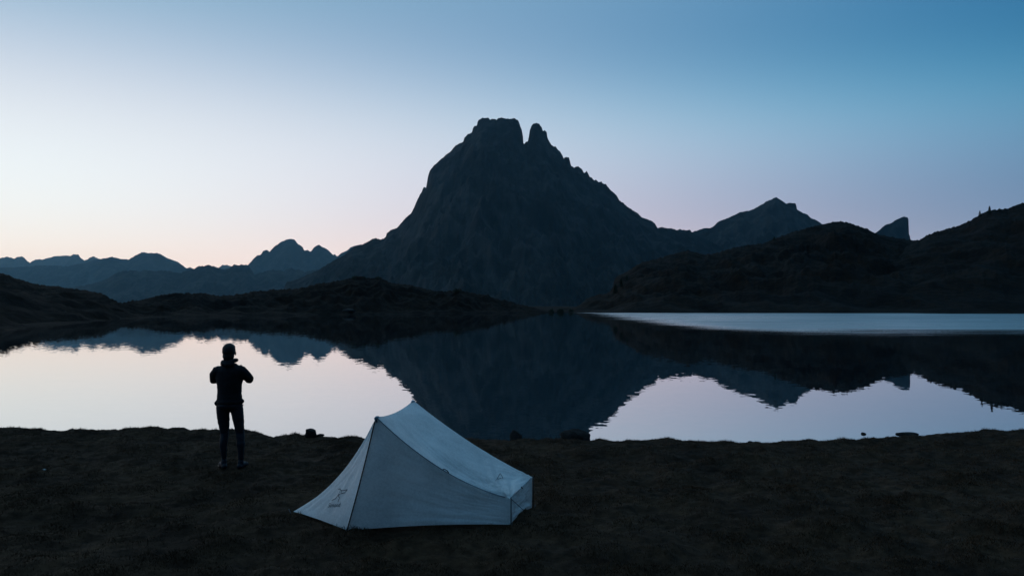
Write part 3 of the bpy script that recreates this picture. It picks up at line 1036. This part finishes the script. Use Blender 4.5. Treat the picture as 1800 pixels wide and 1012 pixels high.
mnx, mxx = tv[:, 0].min(), tv[:, 0].max()
o2, r2_, u2 = hitpx(fb, 576.5, 891), hitpx(fb, 598.5, 890), hitpx(fb, 579, 880.5)
lm = bpy.data.meshes.new('lettering')
lm.from_pydata([snap(fb, o2 + (r2_ - o2) * ((x - mnx) / (mxx - mnx)) + (u2 - o2) * y) - Vector(OFF) for x, y, _ in tv], [], tfc)
lm.materials.append(M_print)
link(bpy.data.objects.new('lettering', lm), o_front)
bpy.data.objects.remove(tmp)
bpy.data.curves.remove(cu)
rb = surf(o_roof)
o_, r_, u_ = hitpx(rb, 871, 845), hitpx(rb, 885, 842), hitpx(rb, 874, 834)
if o_ and r_ and u_:
    strokes('emblem', rb, o_, r_, u_, [[(0, 0), (.35, 1), (.9, .1)], [(.25, .35), (.7, .25)]], .006, o_roof)

# ------------------------------------------------------------------ the person
PF = bank_spot(402, 822)
M_skin = plain_mat('skin', (.38, .24, .17), .55, .4, .1)
M_hair = plain_mat('hair', (.012, .010, .009), .6)
M_jacket = plain_mat('jacket_cloth', (.007, .008, .011), .75, .2, .3, 30)
M_tights = plain_mat('tights_cloth', (.010, .012, .018), .65, .25, .3, 30)
person = empty('person', PF)
tag(person, 'person in dark jacket and tights standing with elbows raised, facing the lake', 'person')


def loft(bm, secs, n_=20, cap=True):
    """secs: (center xyz, rx, ry[, tilt axis]) rings; horizontal ellipses"""
    rings = []
    for c, rx, ry in secs:
        rings.append([bm.verts.new((c[0] + math.cos(a) * rx, c[1] + math.sin(a) * ry, c[2])) for a in np.linspace(0, 2 * math.pi, n_, endpoint=False)])
    for A, B in zip(rings, rings[1:]):
        for i in range(n_):
            bm.faces.new((A[i], A[(i + 1) % n_], B[(i + 1) % n_], B[i]))
    if cap:
        bm.faces.new(rings[0][::-1])
        bm.faces.new(rings[-1])


def limb(bm, pts, n_=14, flat=1.0):
    """tapered tube through (x, y, z, r) with round ends"""
    P_ = [Vector(q_[:3]) for q_ in pts]
    R_ = [q_[3] for q_ in pts]
    pp, rr = [], []
    d0 = (P_[0] - P_[1]).normalized()
    for s, c in ((.98, .2), (.7, .71)):
        pp.append(P_[0] + d0 * R_[0] * s)
        rr.append(R_[0] * c)
    pp += P_
    rr += R_
    d1 = (P_[-1] - P_[-2]).normalized()
    for s, c in ((.7, .71), (.98, .2)):
        pp.append(P_[-1] + d1 * R_[-1] * s)
        rr.append(R_[-1] * c)
    rings = []
    ref = None
    for i, q_ in enumerate(pp):
        d = (pp[min(i + 1, len(pp) - 1)] - pp[max(i - 1, 0)]).normalized()
        if ref is None:
            ref = d.cross(Vector((1, 0, 0)) if abs(d.x) < .8 else Vector((0, 1, 0))).normalized()
        ref = (ref - d * ref.dot(d)).normalized()
        s2 = d.cross(ref)
        rings.append([bm.verts.new(q_ + ref * math.cos(a) * rr[i] + s2 * math.sin(a) * rr[i] * flat) for a in np.linspace(0, 2 * math.pi, n_, endpoint=False)])
    for A, B in zip(rings, rings[1:]):
        for i in range(n_):
            bm.faces.new((A[i], A[(i + 1) % n_], B[(i + 1) % n_], B[i]))
    bm.faces.new(rings[0][::-1])
    bm.faces.new(rings[-1])


def ball(bm, c, r):
    m_ = Matrix.Translation(c) @ Matrix.Diagonal((r[0], r[1], r[2], 1))
    bmesh.ops.create_uvsphere(bm, u_segments=18, v_segments=12, radius=1, matrix=m_)


def fuse(name, bm, mat, voxel, parent, smooth=6, wrinkle=0.0):
    bmesh.ops.recalc_face_normals(bm, faces=bm.faces[:])
    me = bpy.data.meshes.new(name)
    bm.to_mesh(me)
    bm.free()
    o = bpy.data.objects.new(name, me)
    COL.objects.link(o)
    m1 = o.modifiers.new('fuse', 'REMESH')
    m1.mode = 'VOXEL'
    m1.voxel_size = voxel
    m2 = o.modifiers.new('soft', 'SMOOTH')
    m2.factor = .5
    m2.iterations = smooth
    bpy.context.view_layer.update()
    dg = bpy.context.evaluated_depsgraph_get()
    me2 = bpy.data.meshes.new_from_object(o.evaluated_get(dg))
    o.modifiers.clear()
    o.data = me2
    bpy.data.meshes.remove(me)
    me2.name = name
    if wrinkle:
        co = np.empty(len(me2.vertices) * 3, np.float32)
        nr = np.empty(len(me2.vertices) * 3, np.float32)
        me2.vertices.foreach_get('co', co)
        me2.vertices.foreach_get('normal', nr)
        co, nr = co.reshape(-1, 3), nr.reshape(-1, 3)
        w = wrinkle * (fbm(co[:, 0] * 9 + co[:, 1] * 6, co[:, 2] * 16, 3, 91))
        me2.vertices.foreach_set('co', (co + nr * w[:, None]).astype(np.float32).ravel())
    me2.materials.clear()
    me2.materials.append(mat)
    for p_ in me2.polygons:
        p_.use_smooth = True
        p_.material_index = 0
    me2.update()
    o.parent = parent
    return o


LEGS = [[(-.085, 0, .90, .090), (-.088, .01, .78, .084), (-.083, .02, .66, .074), (-.070, .025, .50, .055), (-.078, -.01, .36, .051), (-.068, -.015, .22, .037), (-.063, -.01, .10, .030)],
        [(.095, 0, .90, .090), (.118, .01, .78, .080), (.133, .02, .66, .068), (.150, .03, .50, .054), (.172, -.005, .36, .053), (.180, -.015, .22, .039), (.176, -.01, .10, .031)]]
ARMS = [[(-.160, -.01, 1.395, .062), (-.225, .03, 1.33, .054), (-.258, .08, 1.262, .046), (-.175, .24, 1.285, .036), (-.075, .34, 1.34, .027)],
        [(.166, -.01, 1.395, .062), (.228, .03, 1.335, .054), (.262, .08, 1.272, .046), (.180, .24, 1.29, .036), (.075, .34, 1.34, .027)]]
bm = bmesh.new()
for Lg in LEGS:
    limb(bm, Lg)
for s, Lg in ((-1, LEGS[0]), (1, LEGS[1])):
    ax_, az_ = Lg[-1][0], .0
    toe = Vector((-.105 if s < 0 else .015, .16, 0))
    limb(bm, [(ax_, -.01, .10, .034), (ax_, -.015, .05, .034), (ax_ - toe.x * .15, -.045, .033, .031)])
    limb(bm, [(ax_, -.01, .062, .036), (ax_ + toe.x * .45, toe.y * .40, .046, .034), (ax_ + toe.x * .85, toe.y * .8, .026, .030)], flat=1.0)
    side = Vector((toe.y, -toe.x, 0)).normalized()
    for k in range(5):
        off = (-.034 + .017 * k)
        base_ = Vector((ax_, 0, 0)) + toe * .80 + side * off
        tip_ = base_ + toe.normalized() * ((.062, .066, .060, .052, .042)[k if s < 0 else k])
        limb(bm, [(base_.x, base_.y, .020, .011), (tip_.x, tip_.y, .011, .009)], 8)
loft(bm, [((.003, .0, .86), .165, .105), ((.003, .0, .95), .165, .105), ((.003, .0, 1.05), .145, .095), ((.003, .0, 1.20), .155, .105), ((.003, .0, 1.34), .175, .110), ((.003, -.005, 1.43), .165, .09), ((.003, -.005, 1.49), .075, .065)])
limb(bm, [(.002, -.01, 1.44, .062), (-.004, .01, 1.58, .054)])
HC = Vector((-.012, .03, 1.655))
ball(bm, HC + Vector((0, -.012, .022)), (.078, .094, .100))
ball(bm, HC + Vector((0, .030, -.045)), (.058, .066, .072))
limb(bm, [HC[:2] + (1.668,) if False else (HC.x, HC.y + .085, 1.668, .010), (HC.x, HC.y + .108, 1.635, .013)], 8)     # nose
limb(bm, [(HC.x - .022, HC.y + .088, 1.592, .008), (HC.x, HC.y + .096, 1.594, .009), (HC.x + .022, HC.y + .088, 1.592, .008)], 8)   # lips
limb(bm, [(HC.x - .045, HC.y + .070, 1.694, .010), (HC.x, HC.y + .086, 1.692, .009), (HC.x + .045, HC.y + .070, 1.694, .010)], 8)   # brow
for s in (-1, 1):
    ball(bm, (HC.x + s * .086, HC.y + .004, 1.648), (.011, .020, .032))
for s, A_ in zip((-1, 1), ARMS):
    limb(bm, A_)
    wr = Vector(A_[-1][:3])
    fwd = Vector((-s * .55, .45, .35)).normalized()
    across = Vector((-s * .25, -.65, .72)).normalized()
    across = (across - fwd * across.dot(fwd)).normalized()
    palm_n = fwd.cross(across).normalized() * (1 if s < 0 else -1)
    pc = wr + fwd * .055
    for k in range(4):
        off = across * (.030 - .020 * k)
        k0 = wr + fwd * .02 + off * .7
        k1 = wr + fwd * .095 + off
        limb(bm, [(*k0, .014), (*k1, .012)], 8)
        ln = (.040, .046, .043, .034)[k]
        p2 = k1 + (fwd * .8 - palm_n * .5).normalized() * ln
        p3 = p2 + (fwd * .1 - palm_n * 1.0).normalized() * ln * .62
        p4 = p3 + (-fwd * .6 - palm_n * .7).normalized() * ln * .5
        limb(bm, [(*k1, .0095), (*p2, .0088), (*p3, .0080), (*p4, .0072)], 8)
    t0 = wr + fwd * .03 + across * .022
    t1 = t0 + (across * .8 + fwd * .6).normalized() * .040
    t2 = t1 + (fwd * 1.0 - palm_n * .5).normalized() * .032
    t3 = t2 + (fwd * .7 - palm_n * .8).normalized() * .024
    limb(bm, [(*t0, .014), (*t1, .011), (*t2, .010), (*t3, .008)], 8)
body = fuse('body', bm, M_skin, .0055, person, 3)
# eyes
M_eye = plain_mat('eye', (.6, .6, .58), .2, .5, .05)
for s in (-1, 1):
    bm = bmesh.new()
    ball(bm, (HC.x + s * .031, HC.y + .076, 1.670), (.012, .010, .008))
    bm_obj('eye', bm, M_eye, body)
# hair: short, with a thicker crown
bm = bmesh.new()
ball(bm, HC + Vector((0, -.020, .034)), (.093, .102, .106))
ball(bm, HC + Vector((0, -.040, -.045)), (.083, .068, .085))
ball(bm, HC + Vector((0, .02, .070)), (.078, .080, .062))
hair = fuse('hair', bm, M_hair, .007, person, 3, .003)
# shoes
for s, Lg in ((-1, LEGS[0]), (1, LEGS[1])):
    ax_ = Lg[-1][0]
    toe = Vector((-.105 if s < 0 else .015, .16, 0))
    bm = bmesh.new()
    limb(bm, [(ax_ - toe.x * .2, -.05, .045, .042), (ax_ + toe.x * .3, toe.y * .3, .050, .045), (ax_ + toe.x * .75, toe.y * .75, .040, .046), (ax_ + toe.x * 1.12, toe.y * 1.12, .032, .036)], 14)
    limb(bm, [(ax_, -.02, .06, .043), (ax_, -.015, .115, .041)], 14)
    for v in bm.verts:
        v.co.z = max(v.co.z, .002)
    fuse('shoe', bm, M_tights, .008, person, 3)
# tights
bm = bmesh.new()
for Lg in LEGS:
    q_ = [(x, y, z, r * 1.06 + .003) for x, y, z, r in Lg]
    q_[-1] = (q_[-1][0], q_[-1][1], .125, q_[-1][3])
    limb(bm, q_)
loft(bm, [((.005, -.005, .86), .165, .11), ((.004, -.008, .90), .182, .124), ((.003, -.005, .98), .175, .118)])
fuse('tights', bm, M_tights, .009, person, 4, .004)
# jacket with hood lying on the collar
bm = bmesh.new()
loft(bm, [((.006, .0, .925), .187, .135), ((.006, .0, .955), .190, .138), ((.004, .0, .99), .180, .130), ((.003, .0, 1.08), .172, .122), ((.003, .0, 1.20), .178, .128), ((.003, .0, 1.34), .205, .132), ((.003, -.004, 1.40), .215, .118), ((.003, -.004, 1.44), .185, .105),
          ((.003, -.004, 1.475), .130, .090), ((.003, -.002, 1.51), .09, .08)])
for s, A_ in zip((-1, 1), ARMS):
    limb(bm, [(x, y, z, r * 1.14 + .011) for x, y, z, r in A_[:-1]] + [(*(Vector(A_[-2][:3]).lerp(Vector(A_[-1][:3]), .8)), .037)])
# pockets bulge at the hem
ball(bm, (-.178, .01, .935), (.030, .07, .045))
ball(bm, (.188, .0, .965), (.026, .06, .030))
jacket = fuse('jacket', bm, M_jacket, .010, person, 6, .004)
bm = bmesh.new()
ring = []
for a in np.linspace(0, 2 * math.pi, 28, endpoint=False):
    cx, cy = math.cos(a), math.sin(a)
    back = max(0, -cy)
    ring.append(Vector((-.003 + cx * (.088 + .012 * (cx > 0)), .005 + cy * .075 - back * .02, 1.540 - back * .012 + .010 * cx)))
for i in range(28):
    a_, b_ = ring[i], ring[(i + 1) % 28]
    limb(bm, [(*a_, .030), (*b_, .030)], 10)
limb(bm, [(.082, -.03, 1.545, .024), (.090, .01, 1.555, .022)], 10)
limb(bm, [(-.06, -.085, 1.50, .036), (0, -.105, 1.485, .042), (.06, -.085, 1.50, .036)], 12)
fuse('hood', bm, M_jacket, .009, jacket, 4, .006)
# hanging toggle of the hem cord
bm = bmesh.new()
limb(bm, [(.205, -.02, .955, .0025), (.208, -.02, .92, .0025), (.207, -.02, .905, .006)], 6)
bm_obj('hem_cord', bm, M_black, jacket)
